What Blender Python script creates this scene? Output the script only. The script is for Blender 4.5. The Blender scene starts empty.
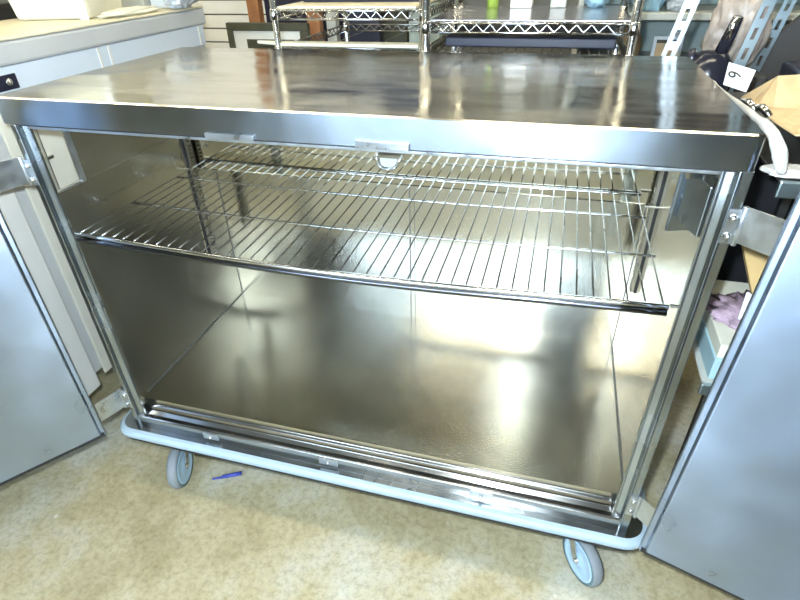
import bpy, bmesh, math, random
from mathutils import Vector, Matrix, Euler, noise
random.seed(7)
ZO = 1.23                      # worktop height above the floor; shapes are written relative to the worktop's front edge
SC = bpy.context.scene
COL = SC.collection
PI = math.pi

# ---------------------------------------------------------------- materials
def new_mat(name):
    m = bpy.data.materials.new(name); m.use_nodes = True
    nt = m.node_tree; b = nt.nodes['Principled BSDF']
    return m, nt, b
def N(nt, t, **kw):
    n = nt.nodes.new(t)
    for k, v in kw.items():
        if k in n.inputs: n.inputs[k].default_value = v
        else: setattr(n, k, v)
    return n
def coords(nt, scale=(1,1,1)):
    tc = nt.nodes.new('ShaderNodeTexCoord'); mp = nt.nodes.new('ShaderNodeMapping')
    mp.inputs['Scale'].default_value = scale
    nt.links.new(tc.outputs['Object'], mp.inputs['Vector']); return mp.outputs['Vector']
def ramp(nt, fac, stops):
    r = nt.nodes.new('ShaderNodeValToRGB'); e = r.color_ramp.elements
    while len(e) < len(stops): e.new(0.5)
    for el, (p, c) in zip(e, stops): el.position = p; el.color = (*c, 1)
    nt.links.new(fac, r.inputs['Fac']); return r.outputs['Color']
def plain(name, col, rough=.6, metal=0, var=.12, scale=6, bump=0, spec=.5, bscale=None):
    m, nt, b = new_mat(name)
    n = N(nt, 'ShaderNodeTexNoise', Scale=scale, Detail=5.0, Roughness=.6)
    nt.links.new(coords(nt), n.inputs['Vector'])
    lo = tuple(max(0, c*(1-var)) for c in col); hi = tuple(min(1, c*(1+var)) for c in col)
    nt.links.new(ramp(nt, n.outputs['Fac'], [(.3, lo), (.7, hi)]), b.inputs['Base Color'])
    b.inputs['Roughness'].default_value = rough; b.inputs['Metallic'].default_value = metal
    b.inputs['Specular IOR Level'].default_value = spec
    if bump:
        n2 = N(nt, 'ShaderNodeTexNoise', Scale=bscale or scale*8, Detail=4.0)
        nt.links.new(coords(nt), n2.inputs['Vector'])
        bp = N(nt, 'ShaderNodeBump', Strength=bump, Distance=.004)
        nt.links.new(n2.outputs['Fac'], bp.inputs['Height']); nt.links.new(bp.outputs['Normal'], b.inputs['Normal'])
    return m
def steel(name, col=(.62,.61,.58), r0=.2, r1=.36, aniso=.6, wave=.0, smudge=3, stretch=(1,1,1), grain=.0, grainscale=(2,60,2), wscale=2.2, stain=None):
    m, nt, b = new_mat(name)
    b.inputs['Metallic'].default_value = 1
    n = N(nt, 'ShaderNodeTexNoise', Scale=smudge, Detail=3.0, Roughness=.5)
    nt.links.new(coords(nt, stretch), n.inputs['Vector'])
    mr = N(nt, 'ShaderNodeMapRange'); mr.inputs['From Min'].default_value = .3; mr.inputs['From Max'].default_value = .7
    mr.inputs['To Min'].default_value = r0; mr.inputs['To Max'].default_value = r1
    nt.links.new(n.outputs['Fac'], mr.inputs['Value']); nt.links.new(mr.outputs['Result'], b.inputs['Roughness'])
    lo = tuple(c*.86 for c in col); hi = tuple(min(1, c*1.1) for c in col)
    nt.links.new(ramp(nt, n.outputs['Fac'], [(.3, lo), (.7, hi)]), b.inputs['Base Color'])
    if aniso:
        b.inputs['Anisotropic'].default_value = aniso
        t = nt.nodes.new('ShaderNodeTangent'); t.direction_type = 'UV_MAP'; t.uv_map = 'UVMap'
        nt.links.new(t.outputs['Tangent'], b.inputs['Tangent'])
    last = None
    if wave:                              # gentle waviness of thin sheet metal
        w = N(nt, 'ShaderNodeTexNoise', Scale=wscale, Detail=1.5)
        nt.links.new(coords(nt), w.inputs['Vector'])
        bp = N(nt, 'ShaderNodeBump', Strength=wave, Distance=.03)
        nt.links.new(w.outputs['Fac'], bp.inputs['Height']); last = bp
    if grain:
        g = N(nt, 'ShaderNodeTexNoise', Scale=8.0, Detail=3.0)
        nt.links.new(coords(nt, grainscale), g.inputs['Vector'])
        bp2 = N(nt, 'ShaderNodeBump', Strength=grain, Distance=.001)
        nt.links.new(g.outputs['Fac'], bp2.inputs['Height'])
        if last: nt.links.new(last.outputs['Normal'], bp2.inputs['Normal'])
        last = bp2
    if last: nt.links.new(last.outputs['Normal'], b.inputs['Normal'])
    return m

M = {}
M['top'] = steel('worktop_steel', (.50,.48,.42), .07, .27, .45, .16, 4.5, (1,3.5,1), .10, (6,40,3), 5)
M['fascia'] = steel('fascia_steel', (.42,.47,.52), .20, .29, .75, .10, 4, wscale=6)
M['frame'] = steel('frame_steel', (.43,.47,.49), .18, .30, .6, .10, 7, (1,1,1), .0)
M['liner'] = steel('liner_steel', (.66,.64,.57), .12, .18, .88, .08, 2.2, (1,1,1), .12, (60,2,2), 2.0)
M['mirror_liner'] = steel('polished_liner', (.62,.59,.50), .06, .09, 0, .05, 2, wscale=5)
M['door'] = steel('door_steel', (.40,.48,.60), .25, .42, .84, .9, 3, (1,1,1), .0, (30,2,2), 1.7)
M['chrome'] = steel('chrome_wire', (.78,.78,.76), .08, .16, 0)
M['rail'] = steel('dark_rail', (.16,.16,.17), .12, .2, 0)
M['wire'] = steel('dull_wire', (.42,.41,.38), .2, .3, 0)
M['sill'] = steel('sill_steel', (.42,.40,.37), .13, .2, .3, .08, 5)
M['zinc'] = steel('zinc_plate', (.58,.61,.63), .25, .4, 0, smudge=30)
M['dark_steel'] = steel('dark_steel', (.22,.22,.22), .35, .5, 0)
M['standard'] = steel('shelf_standard_steel', (.5,.47,.4), .25, .4, 0)
M['rubber'] = plain('black_rubber', (.02,.02,.02), .7)
M['bumper'] = plain('blue_grey_vinyl_bumper', (.36,.45,.50), .38, var=.06)
M['tyre'] = plain('grey_caster_tyre', (.22,.24,.25), .6)
M['hub'] = plain('pale_blue_caster_hub', (.40,.56,.70), .4)
M['rubber_teal'] = plain('dark_teal_sidewall', (.10,.17,.20), .5)
M['black'] = plain('black_paint', (.012,.012,.014), .5)
M['white_enamel'] = plain('white_enamel', (.70,.69,.64), .45, var=.04)
M['cream_panel'] = plain('cream_enamel_panel', (.66,.64,.55), .5, var=.05)
M['blue_enamel'] = plain('pale_blue_panel', (.62,.68,.74), .4, var=.03)
M['grey_enamel'] = plain('light_grey_hood', (.50,.51,.50), .45, var=.04)
M['cream_top'] = plain('yellowed_cream_top', (.74,.66,.46), .5, var=.10, scale=5)
M['cardcream'] = plain('cream_box_card', (.74,.72,.58), .6, var=.05)
M['kraft'] = plain('kraft_paper', (.52,.38,.20), .75, var=.18, scale=12, bump=.5)
M['card'] = plain('cardboard', (.50,.34,.14), .8, var=.15)
M['wood'] = plain('brown_wood', (.30,.13,.05), .5, var=.35, scale=14)
M['olive'] = plain('dark_olive_frame', (.06,.06,.035), .5)
M['white'] = plain('white_board', (.84,.83,.76), .5, var=.05)
M['cloth'] = plain('off_white_cloth', (.46,.44,.40), .85, var=.10, scale=18, bump=.4)
M['paper'] = plain('white_paper', (.85,.86,.88), .6, var=.03)
M['teal_bag'] = plain('pale_blue_plastic', (.30,.48,.58), .3, var=.25, scale=20, bump=.6)
M['brown_bag'] = plain('taupe_plastic_bag', (.36,.30,.25), .4, var=.4, scale=14, bump=.8, bscale=40)
M['kettle'] = plain('dark_glazed_kettle', (.02,.02,.03), .18, var=.3)
M['grey_shelf'] = plain('grey_shelf_board', (.46,.47,.42), .5, var=.05)
M['rack_teal'] = steel('teal_grey_slotted_steel', (.50,.60,.62), .3, .45, 0)
M['ink'] = plain('black_ink', (.03,.03,.03), .6)
M['pink'] = plain('mauve_cloth', (.42,.30,.36), .85, var=.35, scale=30, bump=.5)
M['aqua_box'] = plain('pale_aqua_box', (.36,.52,.55), .6, var=.15)
M['dark_board'] = plain('dark_brown_board', (.05,.045,.04), .6, var=.2)
M['navy'] = plain('dark_navy_case', (.015,.015,.03), .4)
M['green'] = plain('green_bottle', (.35,.5,.08), .4)
M['tan'] = plain('tan_wood_ornament', (.5,.36,.20), .6, var=.2)
M['blue_pen'] = plain('blue_pen_plastic', (.05,.07,.35), .3)
M['tray'] = steel('sheet_metal_tray', (.60,.58,.60), .18, .3, .3)
M['foil'] = plain('clear_wrap', (.6,.62,.62), .2, var=.25, scale=25, bump=.8)

def concrete():
    m, nt, b = new_mat('worn_concrete')
    v = coords(nt)
    n1 = N(nt, 'ShaderNodeTexNoise', Scale=2.3, Detail=8.0, Roughness=.68); nt.links.new(v, n1.inputs['Vector'])
    n2 = N(nt, 'ShaderNodeTexNoise', Scale=55.0, Detail=6.0, Roughness=.75); nt.links.new(v, n2.inputs['Vector'])
    c1 = ramp(nt, n1.outputs['Fac'], [(.34, (.33,.27,.14)), (.5, (.46,.40,.24)), (.63, (.56,.53,.42))])
    c2 = ramp(nt, n2.outputs['Fac'], [(.32, (.60,.58,.53)), (.55, (1,1,1)), (.75, (1.0,1.0,.96))])
    mx = nt.nodes.new('ShaderNodeMix'); mx.data_type = 'RGBA'; mx.blend_type = 'MULTIPLY'; mx.inputs['Factor'].default_value = .85
    nt.links.new(c1, mx.inputs['A']); nt.links.new(c2, mx.inputs['B'])
    # pale chips and dark specks
    vo = N(nt, 'ShaderNodeTexVoronoi', Scale=11.0); nt.links.new(v, vo.inputs['Vector'])
    sp = ramp(nt, vo.outputs['Distance'], [(.05, (1,1,1)), (.09, (0,0,0))])
    n3 = N(nt, 'ShaderNodeTexNoise', Scale=5.0, Detail=2.0); nt.links.new(v, n3.inputs['Vector'])
    gate = ramp(nt, n3.outputs['Fac'], [(.52, (0,0,0)), (.6, (1,1,1))])
    mm = N(nt, 'ShaderNodeMath', operation='MULTIPLY'); nt.links.new(sp, mm.inputs[0]); nt.links.new(gate, mm.inputs[1])
    mx2 = nt.nodes.new('ShaderNodeMix'); mx2.data_type = 'RGBA'
    nt.links.new(mm.outputs[0], mx2.inputs['Factor']); nt.links.new(mx.outputs['Result'], mx2.inputs['A'])
    mx2.inputs['B'].default_value = (.62,.58,.48,1)
    nt.links.new(mx2.outputs['Result'], b.inputs['Base Color'])
    b.inputs['Roughness'].default_value = .62
    bp = N(nt, 'ShaderNodeBump', Strength=.35, Distance=.004); nt.links.new(n2.outputs['Fac'], bp.inputs['Height'])
    nt.links.new(bp.outputs['Normal'], b.inputs['Normal'])
    return m
M['concrete'] = concrete()
M['wall'] = plain('painted_wall', (.14,.14,.13), .8, var=.04)
M['wall_dark'] = plain('dark_grey_wall', (.17,.17,.15), .8, var=.08)
M['warm_wall'] = plain('cream_wall_paint', (.55,.48,.32), .8, var=.04)
M['peg'] = plain('grey_green_wall_panel', (.36,.44,.42), .7, var=.06)
M['ceil'] = plain('ceiling_paint', (.22,.22,.20), .9, var=.04)
def glow(name, col, s):
    m, nt, b = new_mat(name)
    b.inputs['Base Color'].default_value = (*col, 1)
    b.inputs['Emission Color'].default_value = (*col, 1); b.inputs['Emission Strength'].default_value = s
    return m
M['tube'] = glow('fluorescent_tube', (1.0,.93,.74), 30)
def glassm():
    m, nt, b = new_mat('window_glass')
    b.inputs['Transmission Weight'].default_value = 1; b.inputs['Roughness'].default_value = 0; b.inputs['IOR'].default_value = 1.45
    return m
M['glass'] = glassm()

# ---------------------------------------------------------------- mesh builder
class MB:
    def __init__(s): s.v = []; s.f = []; s.sm = []
    def add(s, vs, fs, smooth=False):
        o = len(s.v); s.v += [tuple(v) for v in vs]
        for f in fs: s.f.append(tuple(i+o for i in f)); s.sm.append(smooth)
        return s
    def box(s, x0, x1, y0, y1, z0, z1, mat=None):
        vs = [Vector(p) for p in ((x0,y0,z0),(x1,y0,z0),(x1,y1,z0),(x0,y1,z0),(x0,y0,z1),(x1,y0,z1),(x1,y1,z1),(x0,y1,z1))]
        if mat: vs = [mat @ v for v in vs]
        return s.add(vs, [(0,3,2,1),(4,5,6,7),(0,1,5,4),(1,2,6,5),(2,3,7,6),(3,0,4,7)])
    def tube(s, pts, r, n=10, closed=False):
        pts = [Vector(p) for p in pts]; rings = []; L = len(pts); prev = None
        for i, p in enumerate(pts):
            a = pts[i-1] if (i > 0 or closed) else p; b = pts[(i+1) % L] if (i < L-1 or closed) else p
            d = (b-a).normalized()
            if prev is None:
                u = d.cross(Vector((0,0,1)))
                if u.length < .05: u = d.cross(Vector((1,0,0)))
            else: u = prev - d*prev.dot(d)
            u.normalize(); prev = u; w = d.cross(u)
            rr = r[i] if isinstance(r, (list, tuple)) else r
            rings.append([p + (u*math.cos(2*PI*k/n) + w*math.sin(2*PI*k/n))*rr for k in range(n)])
        vs = [v for g in rings for v in g]; fs = []
        for i in range(L if closed else L-1):
            j = (i+1) % L
            for k in range(n): fs.append((i*n+k, i*n+(k+1)%n, j*n+(k+1)%n, j*n+k))
        s.add(vs, fs, True)
        if not closed:
            o = len(s.v)-L*n
            s.f.append(tuple(o+k for k in range(n))[::-1]); s.sm.append(False)
            s.f.append(tuple(o+(L-1)*n+k for k in range(n))); s.sm.append(False)
        return s
    def cyl(s, a, b, r, n=16): return s.tube([a, b], r, n)
    def sweep(s, path, prof, closed=False):
        """profile points (out, up) swept along a horizontal path; 'out' is to the path's right"""
        L = len(path); P = [Vector(p) for p in path]; vs = []
        for i in range(L):
            a = P[i-1] if (i > 0 or closed) else P[i]; b = P[(i+1)%L] if (i < L-1 or closed) else P[i]
            d1 = (P[i]-a).normalized() if (P[i]-a).length > 1e-9 else None
            d2 = (b-P[i]).normalized() if (b-P[i]).length > 1e-9 else None
            d1 = d1 or d2; d2 = d2 or d1
            n1 = Vector((d1.y, -d1.x, 0)); n2 = Vector((d2.y, -d2.x, 0)); n = (n1+n2).normalized(); n /= max(.4, n.dot(n1))
            for (o, u) in prof: vs.append(P[i] + n*o + Vector((0,0,u)))
        m = len(prof); fs = []
        for i in range(L if closed else L-1):
            j = (i+1) % L
            for k in range(m): fs.append((i*m+k, i*m+(k+1)%m, j*m+(k+1)%m, j*m+k))
        if not closed: fs += [tuple(range(m))[::-1], tuple((L-1)*m+k for k in range(m))]
        return s.add(vs, fs)
    def prism(s, poly, axis, a, b):
        """poly in the two remaining axes, extruded along axis from a to b"""
        def P(u, w, t): return {'x': (t,u,w), 'y': (u,t,w), 'z': (u,w,t)}[axis]
        n = len(poly)
        return s.add([P(u,w,a) for u, w in poly]+[P(u,w,b) for u, w in poly],
                     [tuple(range(n))[::-1], tuple(range(n, 2*n))]+[(k,(k+1)%n,n+(k+1)%n,n+k) for k in range(n)])
    def lathe(s, prof, c=(0,0,0), axis='z', n=24, caps=True):
        vs = []; c = Vector(c)
        for r, h in prof:
            for k in range(n):
                a = 2*PI*k/n; x, y = r*math.cos(a), r*math.sin(a)
                vs.append(c + Vector({'z': (x,y,h), 'x': (h,x,y), 'y': (x,h,y)}[axis]))
        m = len(prof); fs = []
        for i in range(m-1):
            for k in range(n): fs.append((i*n+k, i*n+(k+1)%n, (i+1)*n+(k+1)%n, (i+1)*n+k))
        if caps: fs += [tuple(range(n))[::-1], tuple((m-1)*n+k for k in range(n))]
        return s.add(vs, fs, True)
    def build(s, name, mat, parent=None, bevel=0, local=False, loc=None, rot=None, seg=2, wn=False, label=None):
        me = bpy.data.meshes.new(name); me.from_pydata(s.v, [], s.f)
        bm = bmesh.new(); bm.from_mesh(me); bmesh.ops.recalc_face_normals(bm, faces=bm.faces)
        bm.to_mesh(me); bm.free()
        for p, q in zip(me.polygons, s.sm): p.use_smooth = q
        uv = me.uv_layers.new(name='UVMap')                 # u runs along the metal's polishing spread
        for p in me.polygons:
            n = p.normal; ax = max(range(3), key=lambda i: abs(n[i]))
            for li in p.loop_indices:
                c = me.vertices[me.loops[li].vertex_index].co
                uv.data[li].uv = (c.y, c.x) if ax == 2 else ((c.z, c.x) if ax == 1 else (c.z, c.y))
        o = bpy.data.objects.new(name, me); COL.objects.link(o); me.materials.append(mat)
        if loc is not None: o.location = loc
        if rot is not None: o.rotation_euler = rot
        if not local:
            off = Vector((0,0,ZO))
            if parent is not None: off -= world_loc(parent)
            if loc is None: me.transform(Matrix.Translation(off))
            else: o.location = Vector(loc)+off
        if parent is not None: o.parent = parent
        if bevel:
            b = o.modifiers.new('bevel', 'BEVEL'); b.width = bevel; b.segments = seg; b.limit_method = 'ANGLE'; b.angle_limit = .6
        if label: o['label'] = label
        return o
def world_loc(o):
    v = Vector((0,0,0))
    while o is not None: v += o.location; o = o.parent
    return v
def thing(name, label, cat, loc, group=None, rz=0):
    o = bpy.data.objects.new(name, None); COL.objects.link(o); o.empty_display_size = .1
    o.location = Vector(loc)+Vector((0,0,ZO)); o.rotation_euler = (0,0,rz)
    o['label'] = label; o['category'] = cat
    if group: o['group'] = group
    return o
def tag(o, label, cat, group=None):
    o['label'] = label; o['category'] = cat
    if group: o['group'] = group
    return o
def struct(name, mb, mat, **k):
    o = mb.build(name, mat, **k); o['kind'] = 'structure'; return o
def copy_tree(o, parent=None):
    kids = list(o.children); c = o.copy(); COL.objects.link(c); c.parent = parent
    for ch in kids: copy_tree(ch, c)
    return c
def lumpy(cx, cy, cz, sx, sy, sz, amp=.3, fr=3, seed=0, n=4, pleat=0):
    bm = bmesh.new(); bmesh.ops.create_icosphere(bm, subdivisions=n, radius=1)
    for v in bm.verts:
        p = v.co.copy(); d = noise.noise(p*fr+Vector((seed,seed*2,0)))+.5*noise.noise(p*fr*2.3+Vector((0,seed,3)))
        if pleat: d += pleat*abs(noise.noise(Vector((p.x*7+seed, p.y*7, p.z*1.5))))
        p = p*(1+amp*d); v.co = Vector((cx+p.x*sx, cy+p.y*sy, cz+max(p.z, -.8)*sz))
    mb = MB(); bm.verts.index_update()
    mb.add([v.co for v in bm.verts], [[v.index for v in f.verts] for f in bm.faces], True); bm.free(); return mb

# ---------------------------------------------------------------- room
F = -ZO
struct('floor', MB().box(-3.4,3.4,-3.6,2.35,F-.05,F), M['concrete'])
struct('ceiling', MB().box(-3.4,3.4,-3.6,2.35,1.50,1.55), M['ceil'])
sw = MB().box(-3.4,3.4,2.262,2.35,F,1.5)
struct('wall_back', sw, M['wall_dark'])
struct('wall_left', MB().box(-3.45,-3.4,-3.6,2.35,F,1.5), M['warm_wall'])
struct('wall_right', MB().box(3.4,3.45,-3.6,2.35,F,1.5), M['wall'])
wb = MB()
wb.box(-3.4,-1.9,-3.65,-3.6,F,1.5).box(1.1,3.4,-3.65,-3.6,F,1.5).box(-1.9,1.1,-3.65,-3.6,F,F+.75).box(-1.9,1.1,-3.65,-3.6,1.25,1.5)
struct('wall_front', wb, M['wall'])
wf = struct('window_1', MB().box(-1.9,1.1,-3.64,-3.60,F+.75,F+.80).box(-1.9,1.1,-3.64,-3.60,1.20,1.25).box(-1.9,-1.85,-3.64,-3.6,F+.8,1.2).box(1.05,1.1,-3.64,-3.6,F+.8,1.2).box(-.425,-.375,-3.64,-3.6,F+.8,1.2), M['white'])
MB().box(-1.85,1.05,-3.625,-3.619,F+.8,1.2).build('window_pane', M['glass'], wf)
# slatwall boards screwed to the left of the back wall: grooves between them
sl = MB(); z = F+.06
while z < .95:
    sl.box(-2.6,-.60,2.238,2.250,z,z+.067); z += .0745
slat = sl.build('slatwall_panel', M['white'], bevel=.001); tag(slat, 'white slatwall panel with horizontal grooves behind the wooden frames', 'slatwall')
MB().box(-2.6,-.60,2.2501,2.2605,F,.95).build('groove_shade_sheet', M['olive'], slat)  # dark sheet puts the shade of the grooves into colour

# ceiling lamps
def lamp(x, y, lab):
    t = thing('ceiling_lamp', lab, 'lamp', (x,y,1.5), 'fluorescent lamps on the ceiling')
    MB().box(x-.62,x+.62,y-.09,y+.09,1.44,1.5).build('lamp_housing', M['white'], t, bevel=.004)
    for dy in (-.045, .045):
        MB().cyl((x-.58,y+dy,1.425),(x+.58,y+dy,1.425),.014,12).build('tube', M['tube'], t)
    return t
for x, y, w in ((-1.7,1.35,'left of the wire racks'),(0,1.25,'above the wire racks'),(1.7,1.3,'above the grey shelf'),(-.2,-2.6,'near the window'),(-2.1,.0,'added above the appliance left of the cabinet for the worktop edge reflection'),(-.75,.0,'added above the cabinet, left end, for the worktop edge reflection'),(.62,.0,'added above the cabinet, right end, for the worktop edge reflection')):  # last three added so their reflection brightens the worktop's front edge
    lamp(x, y, 'twin tube fluorescent ceiling lamp, '+w)

# ---------------------------------------------------------------- the cabinet
cab = thing('utility_cabinet', 'large stainless steel cabinet on casters with both doors swung open', 'cabinet', (0,.34,F))
W = .725; D = .683; XI = .705; YB = .658; ZF = -.902; ZB = -.985
# worktop: shallow pan with rounded front edge and a hemmed fascia
def rr(x0, x1, y0, y1, r, n=5):
    pts = []
    for cx, cy, a0 in ((x1-r,y0+r,-PI/2),(x1-r,y1-r,0),(x0+r,y1-r,PI/2),(x0+r,y0+r,PI)):
        for k in range(n+1):
            a = a0+PI/2*k/n; pts.append((cx+r*math.cos(a), cy+r*math.sin(a)))
    return pts
bm = MB(); out = rr(-W-.02, W, 0, D, .012); inn = rr(-W-.02+.003, W-.003, .003, D-.003, .010)
n = len(out)
vs = [(x,y,-.056) for x,y in out]+[(x,y,-.0024) for x,y in out]+[(x,y,0) for x,y in inn]+[(x*.985,.341+(y-.341)*.97,-.012) for x,y in inn]+[(x*.985,.341+(y-.341)*.97,-.056) for x,y in inn]
fs = [(k,(k+1)%n,n+(k+1)%n,n+k) for k in range(n)]+[(n+k,n+(k+1)%n,2*n+(k+1)%n,2*n+k) for k in range(n)]+[tuple(range(2*n,3*n))]
fs += [(4*n+k,4*n+(k+1)%n,3*n+(k+1)%n,3*n+k) for k in range(n)]+[tuple(range(3*n,4*n))]+[(k,(k+1)%n,4*n+(k+1)%n,4*n+k) for k in range(n)]
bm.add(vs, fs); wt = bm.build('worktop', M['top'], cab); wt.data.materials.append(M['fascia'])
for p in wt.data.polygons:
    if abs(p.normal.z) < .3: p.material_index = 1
# body skins
MB().box(-W,W,D-.012,D-.004,ZB,-.0565).build('back_panel', M['frame'], cab)
MB().box(W-.006,W-.001,.03,D-.012,ZB,-.0565).build('side_panel', M['frame'], cab)
# left side: outer skin with the cut-out of the hand hole, and the matching hole in the liner
def holed(x0, x1, ya, yb, za, zb, h):
    mb = MB(); (hy0, hy1, hz0, hz1) = h
    mb.box(x0,x1,ya,hy0,za,zb).box(x0,x1,hy1,yb,za,zb).box(x0,x1,hy0,hy1,za,hz0).box(x0,x1,hy0,hy1,hz1,zb); return mb
HL = (.034,.175,-.245,-.070); HL2 = (.026,.108,-.222,-.078)
holed(-W+.001,-W+.006,.03,D-.012,ZB,-.0565,HL).build('side_panel', M['frame'], cab)
holed(-XI-.004,-XI,.019,YB,ZF-.02,-.059,HL2).build('interior_wall', M['liner'], cab)
hd = MB(); 
hd.box(-XI,-XI+.010,HL2[1]-.002,HL2[1]+.010,HL2[2]-.004,HL2[3]+.004).box(-XI,-XI+.004,HL2[0],HL2[1],HL2[2]-.006,HL2[2]).box(-XI,-XI+.004,HL2[0],HL2[1],HL2[3],HL2[3]+.006)
hd.build('hand_hole_frame', M['zinc'], cab, bevel=.001)
MB().box(XI,XI+.004,.019,YB,ZF-.02,-.059).build('interior_wall', M['liner'], cab)
MB().box(-XI-.004,XI+.004,YB,YB+.004,ZF-.02,-.059).build('interior_back', M['liner'], cab)
MB().box(-XI,XI,.04,YB,-.0595,-.056).build('interior_ceiling', M['liner'], cab)
MB().box(-XI+.001,XI-.001,.556,YB-.001,-.350,-.0597).build('upper_back_panel', M['mirror_liner'], cab, bevel=.006, seg=3)
MB().box(-XI+.0001,-XI+.0015,.14,.555,-.2265,-.2230).build('wall_seam', M['chrome'], cab)
fl = MB().box(-XI,XI,.042,YB,ZF-.006,ZF)
fl.add([(-XI,.042,ZF),(XI,.042,ZF),(XI,.040,ZF-.024),(-XI,.040,ZF-.024),(-XI,.044,ZF-.006),(XI,.044,ZF-.006),(XI,.043,ZF-.024),(-XI,.043,ZF-.024)],
       [(0,1,2,3),(7,6,5,4),(0,3,7,4),(1,5,6,2),(3,2,6,7),(0,4,5,1)])
fl.build('interior_floor', M['liner'], cab)
# seam strips in the corners and centre of the liner
MB().box(-.0025,.0005,YB-.0025,YB,ZF,-.07).box(.014,.0155,YB-.0015,YB,ZF,-.07).build('centre_seam', M['dark_steel'], cab)
for sx in (-1, 1):
    MB().box(sx*XI-(.003 if sx>0 else 0),sx*XI+(0 if sx>0 else .003),.07,YB,ZF,ZF+.003).build('floor_seam', M['dark_steel'], cab)
    MB().box(sx*XI-(.002 if sx>0 else 0),sx*XI+(0 if sx>0 else .002),YB-.002,YB,ZF,-.07).build('corner_seam', M['dark_steel'], cab)
# face frame: stepped posts, header lip and sill
for sx in (-1, 1):
    p = MB(); X = lambda a: sx*a
    prof = [(.7245,.001),(.708,.001),(.706,-.004),(.703,-.004),(.701,.010),(.688,.014),(.686,.008),(.682,.008),(.682,.016),(.700,.018),(.700,.030),(.7245,.030)]
    p.prism([(X(a), b) for a, b in prof], 'z', ZB, -.0565)
    p.build('frame_post', M['frame'], cab, bevel=.0015)
hp = MB().prism([(.006,-.0600),(.006,-.066),(.011,-.0675),(.045,-.0675),(.045,-.0600)], 'x', -.682, .682)
MB().box(-.70,.70,.004,.04,-.0599,-.0562).build('header_gap_shade', M['black'], cab)  # black strip stands in for the shaded gap between fascia and header
hp.build('header_lip', M['zinc'], cab, bevel=.001)
sp = MB().prism([(.042,ZF-.018),(.036,ZF-.016),(.031,ZF-.020),(.028,ZF-.034),(.018,ZF-.042),(.008,ZF-.044),(.004,ZF-.040),(.000,ZF-.044),(.000,ZB),(.042,ZB)], 'x', -.708, .708)
sp.build('sill', M['sill'], cab, bevel=.001)
# door strikes and the latch bracket
for x0, x1, z0, z1 in ((-.232,-.128,-.0575,-.047),(.078,.178,-.0575,-.043)):
    MB().box(x0,x1,-.007,.0,z0,z1).build('door_strike', M['zinc'], cab, bevel=.0015)
lt = MB().prism([(.112,-.073),(.160,-.073),(.150,-.092),(.142,-.098),(.124,-.098),(.115,-.090)], 'y', .012, .016)
MB().prism([(.118,-.0745),(.154,-.0745),(.147,-.090),(.141,-.094),(.126,-.094),(.120,-.089)], 'y', .0105, .0118).build('latch_plate', M['rack_teal'], cab)
lt.prism([(.112,-.072),(.160,-.072),(.158,-.078),(.115,-.078)], 'y', .010, .04)
for a, b in (((.112,-.073),(.115,-.090)),((.115,-.090),(.124,-.098)),((.124,-.098),(.142,-.098)),((.142,-.098),(.150,-.092)),((.150,-.092),(.160,-.073))):
    lt.cyl((a[0],.008,a[1]),(b[0],.008,b[1]),.0022,8)
lt.build('latch_bracket', M['chrome'], cab)
for x0, x1 in ((-.475,-.425),(-.100,-.045),(.33,.39)):
    q = MB().box(x0,x1,-.0035,0,ZF-.072,ZF-.050).build('sill_catch', M['zinc'], cab, bevel=.001)
    MB().lathe([(0,0),(.006,0),(.005,-.004),(0,-.005)], ((x0+x1)/2,-.0035,ZF-.061), 'y', 12).build('catch_stud', M['chrome'], q)
# right side grip housing folded from sheet
g = MB()
g.prism([(XI,.165),(.660,.150),(.655,.155),(.672,.175),(XI,.20)], 'z', -.235,-.100)
g.prism([(XI,.070),(XI,.165),(.672,.150),(.668,.146),(.690,.070)], 'z', -.205,-.110)
g.build('grip_housing', M['frame'], cab, bevel=.002)
MB().prism([(.645,-.082),(.694,-.082),(.684,-.108),(.656,-.110)], 'y', .10, .104).prism([(.645,-.078),(.700,-.078),(.700,-.084),(.645,-.084)], 'y', .06, .20).build('grip_bracket', M['chrome'], cab, bevel=.001)
# slotted shelf standards, rear and front, on both side walls
def standard(x, y, sx, z0=-.75, z1=-.080):
    mb = MB(); a, b = (x, x-sx*.014); x0, x1 = min(a,b), max(a,b)
    for yy in (y-.012, y+.007): mb.box(x0,x1,yy,yy+.005,z0,z1)
    nz = int((z1-z0)/.0127); 
    for k in range(nz):
        zz = z0+k*.0127; xa, xb = (x-sx*.014, x-sx*.0115); mb.box(min(xa,xb),max(xa,xb),y-.012,y+.012,zz,zz+.0062)
    mb.build('shelf_standard', M['standard'], cab)
    bk = MB(); xa, xb = (x, x-sx*.004); bk.box(min(xa,xb),max(xa,xb),y-.018,y+.018,z0,z1); bk.build('standard_back', M['black'], cab)
standard(-XI, .534, -1, -.655); standard(XI, .530, 1, -.60)
for sx, y in ((-1,.500),(-1,.028),(1,.500),(1,.028)):
    xa, xb = sx*XI, sx*(XI-.032)
    MB().box(min(xa,xb),max(xa,xb),y-.004,y+.004,-.332,-.327).build('shelf_clip', M['standard'], cab, bevel=.001)
# bumper round the base
base = MB().prism(rr(-.778,.765,-.018,D+.03,.05,8), 'z', ZB-.018, ZB-.0005); base.build('base_plate', M['frame'], cab)
path = [(x,y,ZB-.016) for x,y in rr(-.778,.765,-.018,D+.03,.05,8)]
MB().sweep(path, [(0,-.016),(.010,-.014),(.0165,-.007),(.018,0),(.0165,.007),(.010,.014),(0,.016)], closed=True).build('bumper', M['bumper'], cab)
MB().sweep(path, [(-.004,-.030),(.006,-.030),(.008,-.0165),(-.004,-.0165)], closed=True).build('bumper_channel', M['rubber'], cab)
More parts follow.
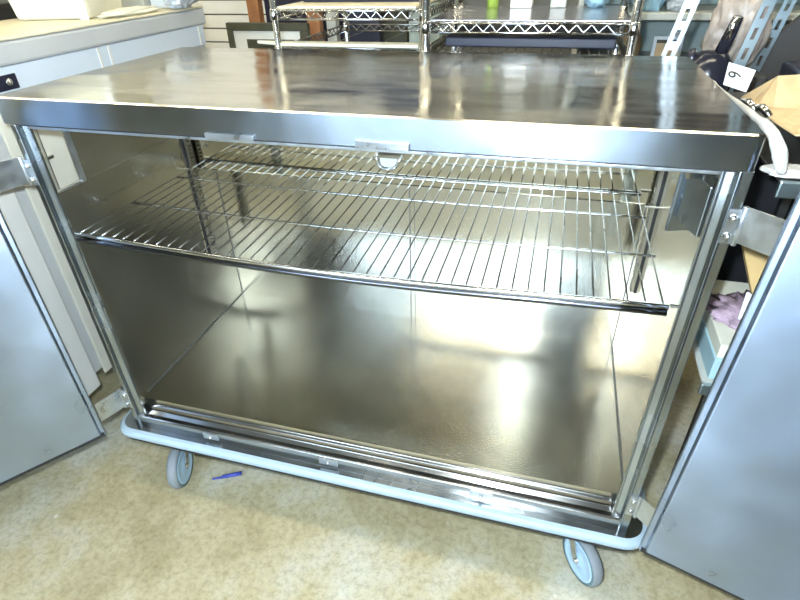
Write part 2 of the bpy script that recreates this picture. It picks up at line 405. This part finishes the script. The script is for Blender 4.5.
# casters
def caster(x, y, rz):
    c = bpy.data.objects.new('caster', None); COL.objects.link(c); c.parent = cab
    c.location = Vector((x,y,0))-Vector((cab.location.x,cab.location.y,0)); c.rotation_euler = (0,0,rz)
    return c
def fill(c):
    k = dict(local=True)
    R0 = .074; zc = R0; off = -.045
    ty = MB().lathe([(R0-.016,-.0145),(R0-.006,-.0155),(R0-.002,-.010),(R0,0),(R0-.002,.010),(R0-.006,.0155),(R0-.016,.0145)], (0,off,zc), 'x', 32)
    ty.build('tyre', M['tyre'], c, **k)
    MB().lathe([(.0600,-.0158),(.0675,-.0162),(.0675,.0162),(.0600,.0158)], (0,off,zc), 'x', 32, caps=False).build('tyre_sidewall', M['rubber_teal'], c, **k)
    MB().lathe([(.012,-.0175),(.018,-.0175),(.022,-.0150),(.050,-.0155),(.053,-.0168),(.060,-.0165),(.060,.0165),(.053,.0168),(.050,.0155),(.022,.0150),(.018,.0175),(.012,.0175)], (0,off,zc), 'x', 32).build('wheel_hub', M['hub'], c, **k)
    fk = MB()
    for s in (-1, 1):
        fk.prism([(off-.010,zc-.010),(off+.010,zc-.010),(.030,.168),(-.012,.168)], 'x', s*.0215-.0012, s*.0215+.0012)
    fk.box(-.022,.022,-.030,.032,.160,.168)
    fk.build('fork', M['zinc'], c, bevel=.001, **k)
    MB().cyl((-.026,off,zc),(.026,off,zc),.006,10).build('axle', M['chrome'], c, **k)
    MB().lathe([(.028,.168),(.032,.176),(.032,.190),(.024,.20)], (0,0,0), 'z', 24).box(-.042,.042,-.042,.042,.198,.214).build('swivel_head', M['zinc'], c, **k)
c1 = caster(.620, .052, .62); fill(c1)
for x, y, rz in ((-.632,.052,.28),(.648,.60,.9),(-.625,.60,-.5)):
    c = copy_tree(c1, cab); c.location = Vector((x,y,0))-Vector((cab.location.x,cab.location.y,0)); c.rotation_euler = (0,0,rz)

# doors (built shut along +x from the hinge line, then swung)
def door(hx, hy, ang, tilt, s):
    Wd = .695; T = .030; z0, z1 = -.958, -.052
    # local frame: x from hinge edge along the door, y = outer side (negative) to inner side (positive), z relative to the worktop
    d = MB()
    d.box(0,Wd,-T,-.010,z0,z1)
    o = d.build('door', M['door'], cab, loc=(hx,hy,0), bevel=.003)
    # inner liner panel, raised, with folded edge
    m = .010
    d2 = MB().prism([(m,-.010),(Wd-m,-.010),(Wd-m-.006,0),(m+.006,0)], 'z', z0+.016, z1-.012)
    d2.build('door_liner', M['door'], o, local=True, bevel=.0025)
    g = MB()
    g.box(.004,Wd-.004,-.0101,-.0055,z0+.003,z0+.0155)  # black strip along the lower edge of the door
    g.build('door_bottom_strip', M['rubber'], o, local=True)
    o.rotation_euler = (0, tilt, ang)
    return o
# inner face must look towards the camera: local +y is the inner side, so the right door runs towards -x and turns
doorR = door(.764, -.077, math.atan2(-.051,.173), 0, 1)
# inner face towards the viewer -> mirror the y sense of the right and left door meshes
def flip(o):
    for q in [o]+list(o.children):
        me = q.data; me.transform(Matrix.Diagonal((1,-1,1,1))); me.flip_normals()
flip(doorR)
doorL = door(-.749, -.084, math.atan2(-.231,-.157), 0, -1)
doorR['label'] = 'right door of the cabinet, swung wide open'; doorL['label'] = 'left door of the cabinet, swung open'
doorR.rotation_euler = Euler((0, math.radians(1.6), math.atan2(-.051,.173)))
# door z-fight safe offsets done; hinges: frame leaf, arm and door leaf with bolts
def hinge(sx, z0, z1, ang, hx, hy):
    h = MB()
    h.box(min(sx*.7065,sx*.7255),max(sx*.7065,sx*.7255),-.0035,.001,z0,z1)
    a = Vector((sx*.7255,-.0035,0)); b = Vector((hx,hy,0))
    d = (b-a).normalized(); nrm = Vector((-d.y,d.x,0))*.0016
    zz0, zz1 = z0+.006, z1+.008
    vs = []
    for zq in (zz0, zz1):
        for p in (a-nrm, b-nrm, b+nrm, a+nrm): vs.append((p.x,p.y,zq))
    h.add(vs, [(3,2,1,0),(4,5,6,7),(0,1,5,4),(1,2,6,5),(2,3,7,6),(3,0,4,7)])
    h.cyl((sx*.7275,-.006,z0),(sx*.7275,-.006,z1+.008),.0045,12)
    o = h.build('hinge', M['zinc'], cab, bevel=.0008)
    for zc in (z0+(z1-z0)*.25, z0+(z1-z0)*.78):
        MB().lathe([(.0,-.0035),(.0065,-.0035),(.006,-.0065),(.0035,-.0085),(.0,-.009)], (sx*.716,0,zc), 'y', 14).build('bolt', M['chrome'], o)
    return o
hinge(1, -.178+.0, -.118, 0, .772, -.048); hinge(1, -.912, -.845, 0, .772, -.048)
hinge(-1, -.195, -.135, 0, -.752, -.078); hinge(-1, -.905, -.840, 0, -.752, -.078)

# ---------------------------------------------------------------- the wire shelf inside
ws = thing('wire_shelf', 'chrome wire shelf lying inside the open steel cabinet', 'shelf', (0,.28,-.326))
ZS = -.318; SX = .664
def sag(x): 
    t = (x+.664)/1.328
    return -.018*math.sin(PI*max(0,min(1,t)))**1.3
Y0, Y1 = .004, .548
nw = 44
wg = MB()
for i in range(nw):
    x = -.655+1.31*i/(nw-1)
    pts = [(x, Y0+(Y1-Y0)*k/6, ZS+.003+sag(x)*(1-.75*k/6)) for k in range(7)]
    wg.tube(pts, .0018, 6)
wg.build('wire_grid', M['wire'], ws)
def bar(y, r, name, dz=0, f=1, x0=-SX, x1=SX, mt='chrome'):
    MB().tube([(x0+(x1-x0)*k/16, y, ZS+dz+sag(x0+(x1-x0)*k/16)*f) for k in range(17)], r, 10).build(name, M[mt], ws)
bar(Y0, .0055, 'front_rail', 0); bar(Y0+.001, .0075, 'lower_front_rail', -.0125, mt='rail')
bar(Y1, .0042, 'rear_rail', 0, .25)
bar(.205, .003, 'cross_wire', -.0015, .73); bar(.405, .003, 'cross_wire', -.0015, .47)

# ---------------------------------------------------------------- appliance on the left
ap = thing('white_chest_cooler', 'long white and grey appliance with a yellowed cream top, left of the cabinet', 'appliance', (-1.3,.5,F))
AX = -.95
MB().box(-1.75,AX-.012,-.20,1.13,-.93,-.05).build('body', M['grey_enamel'], ap, bevel=.006)
MB().box(-1.76,AX,-.22,1.15,.014,.070).build('hood', M['grey_enamel'], ap, bevel=.008)
MB().box(-1.75,AX+.001,-.22,1.145,.0705,.078).build('top', M['cream_top'], ap, bevel=.003)
MB().box(-1.75,AX-.006,-.20,1.13,-.055,.0135).build('trim_band', M['blue_enamel'], ap, bevel=.002)
for y in (.555,.60,1.09): MB().box(AX-.0062,AX-.003,y,y+.008,-.055,.013).build('band_joint', M['white_enamel'], ap)
bd = MB().box(AX-.006,AX-.001,.175,.252,-.040,-.004).build('badge', M['navy'], ap, bevel=.001)
MB().lathe([(0,0),(.010,0),(.008,.003),(0,.004)], (AX-.001,.226,-.021), 'x', 16).build('badge_emblem', M['chrome'], bd)
MB().box(AX-.012,AX+.028,-.21,.098,-.95,-.09).build('door_panel', M['white_enamel'], ap, bevel=.010, seg=3)
MB().box(AX+.028,AX+.034,-.06,-.045,-.95,-.09).build('door_bead', M['grey_enamel'], ap, bevel=.002)
MB().box(AX-.012,AX-.002,.150,1.12,-.95,-.09).build('door_panel', M['cream_panel'], ap, bevel=.006, seg=3)
lk = MB().box(AX-.002,AX+.010,.238,.262,-.232,-.222).box(AX-.002,AX+.003,.244,.248,-.36,-.10).build('door_latch', M['chrome'], ap, bevel=.002)
MB().box(-1.72,-1.42,-.17,1.10,F,-.931).build('plinth', M['black'], ap)
# things on it
bx = thing('storage_box', 'cream tapered plastic box standing on the cream appliance top', 'box', (-1.19,.80,.078))
b = MB(); zb = .0785
b.add([(-1.27,.60,zb),(-1.04,.66,zb),(-1.13,.92,zb),(-1.36,.86,zb),(-1.29,.58,.26),(-1.02,.64,.26),(-1.11,.94,.26),(-1.38,.88,.26)],
      [(0,3,2,1),(4,5,6,7),(0,1,5,4),(1,2,6,5),(2,3,7,6),(3,0,4,7)])
b.build('tub', M['cardcream'], bx, bevel=.012, seg=3)
b = MB(); b.add([(-1.065,.648,zb+.0),(-1.040,.655,zb+.0),(-1.020,.635,.258),(-1.045,.628,.258),(-1.060,.640,zb),(-1.035,.646,zb),(-1.015,.628,.258),(-1.040,.620,.258)],
      [(0,3,2,1),(4,5,6,7),(0,1,5,4),(1,2,6,5),(2,3,7,6),(3,0,4,7)]); b.build('corner_rib', M['white'], bx)
b = MB().box(-1.30,-1.10,1.0,1.11,zb,.20); tag(b.build('carton', M['grey_shelf'], bevel=.004), 'pale grey carton behind the cream box on the appliance', 'box')
b = MB().box(-1.09,-1.02,1.02,1.10,zb,.19); tag(b.build('plastic_canister', M['blue_enamel'], bevel=.01), 'pale blue canister next to the grey carton on the appliance', 'canister')
b = lumpy(-1.0,.80,.088,.04,.13,.012,.3,2,3); tag(b.build('folded_cloth', M['cardcream']), 'cream folded cloth lying flat along the appliance top', 'cloth')
b = lumpy(-.955,1.02,.112,.035,.08,.038,.45,4,5); tag(b.build('plastic_wrap', M['foil']), 'crumpled clear wrap on the far end of the appliance top', 'wrap')
b = MB().box(-1.62,-1.36,.45,.70,zb,.125); tag(b.build('dark_case', M['black'], bevel=.006), 'black case at the left of the cream box on the appliance', 'case')

# ---------------------------------------------------------------- chrome wire racks behind
def wire_rack(name, label, x0, x1, y0, y1, levels, r, liner=None):
    t = thing(name, label, 'shelving', ((x0+x1)/2,(y0+y1)/2,F))
    for x, y in ((x0,y0),(x1,y0),(x0,y1),(x1,y1)):
        p = MB().cyl((x,y,F+.01),(x,y,.75),r,14)
        zz = F+.1
        while zz < .74: p.lathe([(r,-.0008),(r*1.04,0),(r,.0008)], (x,y,zz), 'z', 14); zz += .0254
        p.build('post', M['chrome'], t)
    for z in levels:
        m = MB(); q = .008
        for (xa,ya,xb,yb) in ((x0+q,y0,x1-q,y0),(x0+q,y1,x1-q,y1),(x0,y0+q,x0,y1-q),(x1,y0+q,x1,y1-q)):
            m.cyl((xa,ya,z),(xb,yb,z),.0032,8).cyl((xa,ya,z-.024),(xb,yb,z-.024),.0032,8)
            L = math.hypot(xb-xa,yb-ya); k = max(4, int(L/.04)); pts = []
            for i in range(2*k+1):
                s = .04+(.92*i/(2*k)); pts.append((xa+(xb-xa)*s, ya+(yb-ya)*s, z-.002-(.020 if i % 2 else 0)))
            m.tube(pts, .0022, 6)
        nn = int((x1-x0)/(.16 if abs(z+.0225) < .001 else .025))
        for i in range(1, nn): xx = x0+(x1-x0)*i/nn; m.cyl((xx,y0,z+.003),(xx,y1,z+.003),.0016,5)
        s = m.build('rack_shelf', M['chrome'], t)
        for x, y in ((x0,y0),(x1,y0),(x0,y1),(x1,y1)):
            MB().lathe([(r+.001,-.028),(r+.005,-.026),(r+.003,.004),(r+.001,.006)], (x,y,z), 'z', 14).build('collar', M['chrome'], s)
    return t
ra = wire_rack('wire_rack', 'narrow chrome wire rack with a cream shelf board, behind the cabinet on the left', -.500,-.006,.86,1.50,(.085,-.0225,-.55,.62), .0105)
rb = wire_rack('wire_rack', 'chrome wire rack with a grey metal sheet, behind the middle of the cabinet', .018,.592,.80,1.26,(.0585,-.02,-.55,.62), .0125)
b = MB().box(-.492,-.03,.87,1.49,.0902,.0965); tag(b.build('shelf_board', M['cream_top'], bevel=.001), 'yellowed board lying on the narrow chrome rack', 'board')
b = MB().box(-.47,-.045,1.02,1.46,.097,.26); tag(b.build('dark_carton', M['navy'], bevel=.004), 'dark box on the narrow chrome rack', 'box')
b = MB().box(.028,.582,.81,1.25,.0632,.0665); tag(b.build('metal_sheet', M['tray'], bevel=.001), 'grey metal sheet covering the wire rack shelf', 'sheet')
b = MB().box(.06,.56,.88,1.20,-.0152,.012); tag(b.build('shallow_tray', M['navy'], bevel=.004), 'dark shallow tray under the metal sheet on the rack', 'tray')
b = MB().prism([(-.60,.90),(-.47,.852),(-.02,.852),(-.02,.905)],'z',-.0175,-.008)
tag(b.build('cream_board', M['cardcream'], bevel=.001), 'narrow cream board at worktop height on the narrow chrome rack, sticking out left', 'board')
for x, c, w, h, l, cat, mt in ((.16,1.20,.04,.10,'short green bottle at the back of the metal sheet','bottle','green'),(.26,1.19,.07,.11,'white carton beside the green bottle on the metal sheet','box','white'),(.38,1.20,.05,.10,'grey carton in the middle of the metal sheet','box','grey_shelf'),(.50,1.19,.08,.09,'pale blue bag at the right of the metal sheet','bag','teal_bag')):
    if cat == 'bottle': m = MB().lathe([(w/2,0),(w/2,h*.6),(w*.2,h*.8),(w*.2,h)], (x,c,.067), 'z', 16)
    elif cat == 'bag': m = lumpy(x,c,.067+h*.4,w/2,.05,h/2,.3,3,2)
    else: m = MB().box(x-w/2,x+w/2,c-.04,c+.04,.067,.067+h)
    tag(m.build({'bottle':'green_bottle','bag':'plastic_bag','box':'small_carton'}[cat], M[mt], bevel=0 if cat!='box' else .003), l, cat)

# ---------------------------------------------------------------- frames and woodwork before the slatwall
fr = thing('picture_frame', 'dark olive framed white board lying low before the slatwall', 'frame', (-.97,1.72,-.45))
f = MB(); x0, x1, zt, zbm = -1.215,-.775,-.042,-.50
f.box(x0,x1,1.70,1.73,zt-.035,zt).box(x0,x0+.03,1.70,1.73,zbm,zt-.035).box(x1-.045,x1,1.70,1.73,zbm,zt-.035).box(x0+.03,x1-.045,1.70,1.73,zbm,zbm+.03)
f.build('frame_moulding', M['olive'], fr, bevel=.003)
MB().box(x0+.03,x1-.045,1.712,1.722,zbm+.03,zt-.035).build('board', M['white'], fr)
MB().box(x0+.10,x1-.08,1.708,1.712,-.16,-.115).build('dark_label', M['olive'], fr)
MB().box(x0+.02,x1-.02,1.72,1.75,-1.225,zbm).build('easel_leg', M['wood'], fr)
def post(x, y, ztop, w, d, lab, name='wooden_post', mt='wood', lean=0):
    mb = MB(); zt = ztop
    mb.add([(x,y,F),(x+w,y,F),(x+w,y+d,F),(x,y+d,F),(x+lean,y,zt),(x+w+lean,y,zt),(x+w+lean,y+d,zt),(x+lean,y+d,zt)],[(0,3,2,1),(4,5,6,7),(0,1,5,4),(1,2,6,5),(2,3,7,6),(3,0,4,7)])
    return tag(mb.build(name, M[mt], bevel=.003), lab, 'post' if 'post' in name else 'board')
post(-1.185,1.88,.50,.066,.05,'brown wooden post left of the dark panel')
post(-1.105,1.92,.50,.62,.06,'black panel leaning before the slatwall','black_notice_board','navy')
post(-.815,1.79,.00,.065,.05,'short brown wooden post under the narrow rack shelf')
post(-.735,1.84,-.01,.050,.05,'pale grey post beside the short brown one','grey_post','grey_shelf')
post(-.50,2.02,.02,.13,.08,'dark olive column behind the narrow rack','dark_column_post','olive')
post(-.36,2.02,.02,.16,.08,'grey green panel to the right of the dark column','green_notice_board','peg')

# ---------------------------------------------------------------- long grey shelf at the back right
sh = thing('wall_shelf', 'long grey shelf unit along the back wall at the right', 'shelf', (1.2,1.8,F))
MB().box(.45,2.2,1.60,2.0,-.013,.012).build('shelf_board', M['grey_shelf'], sh, bevel=.003)
MB().box(.45,2.2,1.60,2.0,-.20,-.178).build('shelf_board', M['grey_shelf'], sh, bevel=.003)
MB().box(.45,2.2,1.985,2.0,-.9,.45).build('shelf_back', M['peg'], sh)
for x in (.45,2.19): MB().box(x,x+.02,1.62,1.985,F,.45).build('upright', M['grey_shelf'], sh)
MB().box(.45,2.2,1.60,2.0,.24,.262).build('shelf_board', M['grey_shelf'], sh, bevel=.003)
b = lumpy(.725,1.72,.075,.055,.08,.09,.25,3,1); tag(b.build('plastic_bag', M['teal_bag']), 'pale blue plastic bag on the long grey shelf', 'bag')
b = lumpy(.83,1.70,.055,.040,.06,.055,.4,4,8); tag(b.build('plastic_bag', M['foil']), 'white crumpled bag beside the pale blue bag on the grey shelf', 'bag')
b = MB().lathe([(.045,0),(.055,.05),(.045,.09),(.02,.125),(.0,.13)], (.68,1.78,-.178), 'z', 20); tag(b.build('tan_ornament', M['tan']), 'rounded tan ornament on the lower grey shelf behind the rack post', 'ornament')
pf = thing('picture_frame', 'small white picture frame on the lower grey shelf', 'frame', (.83,1.75,-.178))
MB().box(.772,.786,1.74,1.752,-.178,-.085).box(.875,.889,1.74,1.752,-.178,-.085).box(.786,.875,1.74,1.752,-.099,-.085).box(.786,.875,1.74,1.752,-.178,-.166).build('frame_moulding', M['blue_enamel'], pf, bevel=.002)
MB().box(.786,.875,1.745,1.751,-.166,-.099).build('picture', M['tan'], pf)
MB().box(.786,.875,1.743,1.745,-.112,-.099).build('picture_band', M['olive'], pf)
b = lumpy(.86,1.80,-.10,.025,.03,.02,.3,3,4,3); tag(b.build('white_trinket', M['white']), 'small white trinket above the picture frame', 'ornament')
bpy.data.objects['white_trinket'].location.z -= .0
for k, (x0, x1, z0, h) in enumerate(((.50,.82,.2625,.30),(.86,1.22,.2625,.26),(1.27,1.75,.2625,.33))):  # unseen boxes added above the view to darken the worktop's reflection
    b = MB().box(x0,x1,1.66,1.96,z0,z0+h)
    tag(b.build('dark_carton', M['dark_board'], bevel=.004), ('unseen dark carton added on the top grey shelf board, left one','unseen dark carton added on the top grey shelf board, middle one','unseen dark carton added on the top grey shelf board, widest one at the right')[k], 'box')
# slotted steel uprights of the racks at the right
def slotted(name, lab, bx, by, tx, ty, ztop, w, mat):
    """leaning upright from (bx,by,floor) to (tx,ty,ztop); face towards -y, slots cut as open gaps"""
    mb = MB(); H = ztop-F; lean = (tx-bx)/H; leany = (ty-by)/H
    def P(u, v, z): return (bx+u+lean*(z-F), by+v+leany*(z-F), z)
    def slab(u0, u1, v0, v1, z0, z1):
        mb.add([P(u0,v0,z0),P(u1,v0,z0),P(u1,v1,z0),P(u0,v1,z0),P(u0,v0,z1),P(u1,v0,z1),P(u1,v1,z1),P(u0,v1,z1)],
               [(0,3,2,1),(4,5,6,7),(0,1,5,4),(1,2,6,5),(2,3,7,6),(3,0,4,7)])
    slab(0,w*.34,0,.002,F,ztop); slab(w*.66,w,0,.002,F,ztop)
    z = F
    while z < ztop: slab(w*.34,w*.66,0,.002,z,min(z+.020,ztop)); z += .0475
    slab(w-.002,w,.002,.03,F,ztop)
    o = mb.build(name, mat); return tag(o, lab, 'upright')
slotted('slotted_upright', 'bright slotted steel upright leaning beside the chrome rack, nearest the worktop', .415,.745, .78,.745, .55, .034, M['zinc'])
slotted('slotted_upright', 'teal slotted upright behind the white price tag', .655,.80, .945,.80, .50, .030, M['rack_teal'])
slotted('slotted_upright', 'teal slotted upright at the far right edge', .74,1.0, 1.06,1.0, .50, .030, M['rack_teal'])

# ---------------------------------------------------------------- rack to the right of the cabinet with clutter on it
rk = thing('steel_rack', 'low steel rack with teal front bars standing right of the cabinet', 'shelving', (1.05,.45,F))
RX0, RX1, RY0, RY1 = .800,1.38,.10,.785
for z in (-.10,-.555):
    MB().box(RX0,RX1,RY0,RY1,z-.006,z).build('rack_shelf', M['dark_steel'] if z > -.2 else M['grey_shelf'], rk, bevel=.002)
    MB().box(RX0-.004,RX1,RY0-.012,RY0-.001,z-.028,z+.002).build('front_bar', M['rack_teal'], rk, bevel=.003)
for x, y in ((RX0+.14,RY0+.32),(RX1-.03,RY0+.01),(RX0+.01,RY1-.03),(RX1-.03,RY1-.03)):
    MB().box(x,x+.018,y,y+.018,F,-.107).build('upright', M['dark_steel'], rk)

kt = thing('kettle', 'dark glazed kettle with a chrome handle beside the slotted upright', 'kettle', (.785,.735,-.10))
MB().lathe([(.045,0),(.056,.02),(.060,.05),(.052,.08),(.035,.10),(.03,.104),(.0,.108)], (.785,.735,-.0995), 'z', 28).build('body', M['kettle'], kt)
MB().tube([(.803,.735,.005),(.812,.735,.045),(.818,.73,.085)], [.016,.015,.012], 12).build('handle_grip', M['kettle'], kt)
MB().tube([(.803,.722,.035),(.808,.718,.060),(.812,.715,.085)], .0085, 10).build('handle_shell', M['chrome'], kt)
MB().tube([(.745,.735,-.03),(.738,.73,-.01),(.733,.73,.01)], [.018,.012,.009], 12).build('spout', M['kettle'], kt)
b = lumpy(.865,.905,.03,.070,.055,.12,.22,2.4,3,5,.5); tag(b.build('plastic_bag', M['brown_bag']), 'taupe crumpled bag standing behind the dark kettle', 'bag')
b = MB().box(.785,.960,.845,.975,F,-.072); tag(b.build('dark_carton', M['dark_board'], bevel=.004), 'dark upright carton carrying the taupe bag', 'box')
b = MB(); b.add([(.99,1.05,-.32),(1.42,1.05,-.32),(1.42,1.05,.10),(1.06,1.05,.06),(.99,1.05,-.02),(.99,1.07,-.32),(1.42,1.07,-.32),(1.42,1.07,.10),(1.06,1.07,.06),(.99,1.07,-.02)],[(4,3,2,1,0),(5,6,7,8,9),(0,1,6,5),(1,2,7,6),(2,3,8,7),(3,4,9,8),(4,0,5,9)])
b.box(1.0,1.02,1.05,1.07,F,-.32).box(1.38,1.40,1.05,1.07,F,-.32)
tag(b.build('dark_board', M['dark_board']), 'dark brown board between the teal uprights at the far right', 'board')
b = MB().box(.96,1.36,.50,.78,-.099,-.02); tag(b.build('dark_case', M['navy'], bevel=.008), 'flat black case under the brown paper on the steel rack', 'case')
# price tag
pt = thing('price_tag', 'white price tag with a handwritten 6 at the worktop corner', 'tag', (.785,.475,-.03))
TL, TR, BR, BL = Vector((.769,.50,.018)), Vector((.826,.50,.003)), Vector((.806,.45,-.032)), Vector((.758,.45,-.018))
nn = (TR-TL).cross(BL-TL).normalized()*.0012
MB().add([TL,TR,BR,BL,TL+nn,TR+nn,BR+nn,BL+nn],[(0,1,2,3),(7,6,5,4),(0,4,5,1),(1,5,6,2),(2,6,7,3),(3,7,4,0)]).build('card', M['paper'], pt)
def text(txt, size, cu, cv, spin, parent, mat, name):
    cu_ = bpy.data.curves.new(name, 'FONT'); cu_.body = txt; cu_.size = size; cu_.align_x = 'CENTER'; cu_.align_y = 'CENTER'; cu_.extrude = .0003
    t = bpy.data.objects.new(name, cu_); COL.objects.link(t); t.data.materials.append(mat)
    ux = (TR-TL).normalized(); nz = ux.cross(TL-BL).normalized(); uy = nz.cross(ux)
    if nz.y > 0: nz = -nz
    R = Matrix((ux, uy, nz)).transposed().to_4x4() @ Matrix.Rotation(spin, 4, 'Z')
    c = TL + (TR-TL)*cu + (BL-TL)*cv + nz*.0022 + Vector((0,0,ZO)) - world_loc(parent)
    me = bpy.data.meshes.new_from_object(t.evaluated_get(bpy.context.evaluated_depsgraph_get())); bpy.data.objects.remove(t)
    t = bpy.data.objects.new(name, me); COL.objects.link(t)
    if not me.materials: me.materials.append(mat)
    t.parent = parent; t.matrix_local = Matrix.Translation(c) @ R
    return t
text('6', .040, .26, .50, math.radians(-80), pt, M['ink'], 'handwritten_number')
b = MB(); b.add([(.745,.45,-.049),(.818,.458,-.066),(.800,.36,-.085),(.748,.42,-.097),(.750,.30,-.097),(.830,.42,-.097)],[(0,1,2),(0,2,4,3),(1,5,4,2),(0,3,5,1),(3,4,5)])
for k, (x, y, z) in enumerate(((.755,.285,-.010),(.768,.25,-.012))): pass
cl = MB(); 
path = [(.742,.56,-.022),(.745,.40,-.020),(.748,.28,-.018),(.752,.19,-.016),(.760,.12,-.018),(.772,.085,-.035),(.782,.080,-.060),(.790,.080,-.085)]
cl.tube(path, [.003,.004,.005,.006,.009,.012,.011,.009], 12)
o = cl.build('rolled_cloth', M['cloth']); tag(o, 'off white rolled cloth hanging down along the worktop right edge', 'cloth')
tx = bpy.data.textures.new('wrinkles', 'CLOUDS'); tx.noise_scale = .03
sb = o.modifiers.new('sub', 'SUBSURF'); sb.levels = sb.render_levels = 2
dm = o.modifiers.new('disp', 'DISPLACE'); dm.texture = tx; dm.strength = .010; dm.mid_level = .5
b = lumpy(.822,.125,-.091,.045,.030,.009,.25,2,6,4); tag(b.build('folded_rag', M['cloth']), 'off white folded rag lying flat on the steel rack corner', 'cloth')
for k, (x, y, l) in enumerate(((.772,.31,'chrome clip at the foot of the white price tag, nearer the kettle'),(.786,.27,'chrome clip at the foot of the white price tag, nearer the brown paper'))):
    m = MB().tube([(x,y+.03,-.030),(x+.004,y,-.022),(x+.012,y-.02,-.030),(x+.016,y-.005,-.045)], .007, 10); tag(m.build('metal_clip', M['chrome']), l, 'clip')
def folded(seed, cx, cy, cz, sx, sy, sz):
    mb = MB(); rnd = random.Random(seed); nx, ny = 5, 5; g = []
    for j in range(ny+1):
        for i in range(nx+1):
            e = (0 if 0 < i < nx and 0 < j < ny else -1)
            g.append((cx+sx*(i/nx-.5)+rnd.uniform(-.12,.12)*sx/nx*2, cy+sy*(j/ny-.5)+rnd.uniform(-.12,.12)*sy/ny*2, cz+sz*(.5+rnd.uniform(-.5,.5)) if not e else cz-sz*.2+rnd.uniform(0,.5)*sz))
    fs = []
    for j in range(ny):
        for i in range(nx):
            a = j*(nx+1)+i; fs += [(a,a+1,a+nx+2),(a,a+nx+2,a+nx+1)] if (i+j)%2 else [(a,a+1,a+nx+1),(a+1,a+nx+2,a+nx+1)]
    mb.add(g, fs); return mb
o = folded(5, .905,.30,-.045,.20,.36,.07).build('kraft_paper', M['kraft']); tag(o, 'crumpled brown kraft paper heaped on the steel rack', 'paper')
sd = o.modifiers.new('thick', 'SOLIDIFY'); sd.thickness = .003
# lower shelf of that rack
b = MB().box(.812,1.20,.112,.42,-.554,-.500); tag(b.build('flat_box', M['aqua_box'], bevel=.002), 'pale aqua flat box on the lower rack shelf', 'box')
b = MB().box(.815,1.18,.118,.40,-.4995,-.465); tag(b.build('flat_box', M['cardcream'], bevel=.002), 'cream flat box on top of the pale aqua one', 'box')
b = lumpy(.885,.24,-.452,.07,.075,.013,.5,5,4); tag(b.build('mauve_cloth', M['pink']), 'mauve crumpled cloth on top of the cream flat box', 'cloth')
b = MB().add([(.845,.165,-.425),(.92,.14,-.425),(.94,.20,-.392),(.865,.225,-.392),(.845,.167,-.428),(.92,.142,-.428),(.94,.202,-.395),(.865,.227,-.395)],[(0,1,2,3),(7,6,5,4),(0,4,5,1),(1,5,6,2),(2,6,7,3),(3,7,4,0)])
tag(b.build('paper_sheets', M['paper']), 'white papers lying above the mauve cloth', 'papers')
b = MB().add([(.862,.19,-.375),(.99,.08,-.395),(1.0,.20,-.28),(.835,.29,-.285),(.865,.205,-.384),(1.0,.10,-.404),(1.01,.22,-.30),(.84,.305,-.30)],[(0,1,2,3),(7,6,5,4),(0,4,5,1),(1,5,6,2),(2,6,7,3),(3,7,4,0)])
tag(b.build('cardboard_sheet', M['card']), 'tan cardboard leaning over the white papers', 'cardboard')
b = MB().box(.86,1.36,.50,.775,-.554,-.14); tag(b.build('black_crate', M['black'], bevel=.004), 'black crate filling the back of the lower rack shelf', 'crate')
# pen cap on the floor
pc = MB().tube([(-.50,.045,F+.008),(-.445,.075,F+.008)], [.006,.007], 10).tube([(-.53,.03,F+.006),(-.50,.045,F+.006)], [.003,.004], 8)
tag(pc.build('pen_cap', M['blue_pen']), 'blue pen cap lying on the concrete floor', 'pen cap')

# ---------------------------------------------------------------- light, camera
def area(name, loc, rot, sx, sy, e, col):
    l = bpy.data.lights.new(name, 'AREA'); l.shape = 'RECTANGLE'; l.size = sx; l.size_y = sy; l.energy = e; l.color = col
    o = bpy.data.objects.new(name, l); COL.objects.link(o); o.location = Vector(loc)+Vector((0,0,ZO)); o.rotation_euler = rot; return o
w = bpy.data.worlds.new('World'); SC.world = w; w.use_nodes = True
bg = w.node_tree.nodes['Background']; bg.inputs['Color'].default_value = (.55,.75,1,1); bg.inputs['Strength'].default_value = 9
area('window_daylight', (-.4,-3.55,.4), (math.radians(84),0,0), 2.9, 1.2, 60, (.62,.80,1))
CL = Vector((.4197,-.8985,.2405+ZO)); CR = (math.radians(56.514), math.radians(1.3622), math.radians(15.660))
Rm = Euler(CR).to_matrix()
fl_ = bpy.data.lights.new('camera_flash', 'SPOT'); fl_.energy = 105; fl_.shadow_soft_size = .018; fl_.color = (.74,.88,1.0); fl_.spot_size = math.radians(125); fl_.spot_blend = .6
fo = bpy.data.objects.new('camera_flash', fl_); COL.objects.link(fo); fo.location = CL + Rm @ Vector((-.04,.055,.0)); fo.rotation_euler = CR
cam = bpy.data.cameras.new('Camera'); co = bpy.data.objects.new('Camera', cam); COL.objects.link(co)
co.location = CL; co.rotation_euler = CR; cam.sensor_width = 36; cam.lens = 530.02/800*36; cam.clip_start = .01
SC.camera = co
SC.view_settings.view_transform = 'Standard'; SC.view_settings.look = 'None'; SC.view_settings.gamma = 1
SC.view_settings.use_curve_mapping = False; SC.view_settings.exposure = 0.42
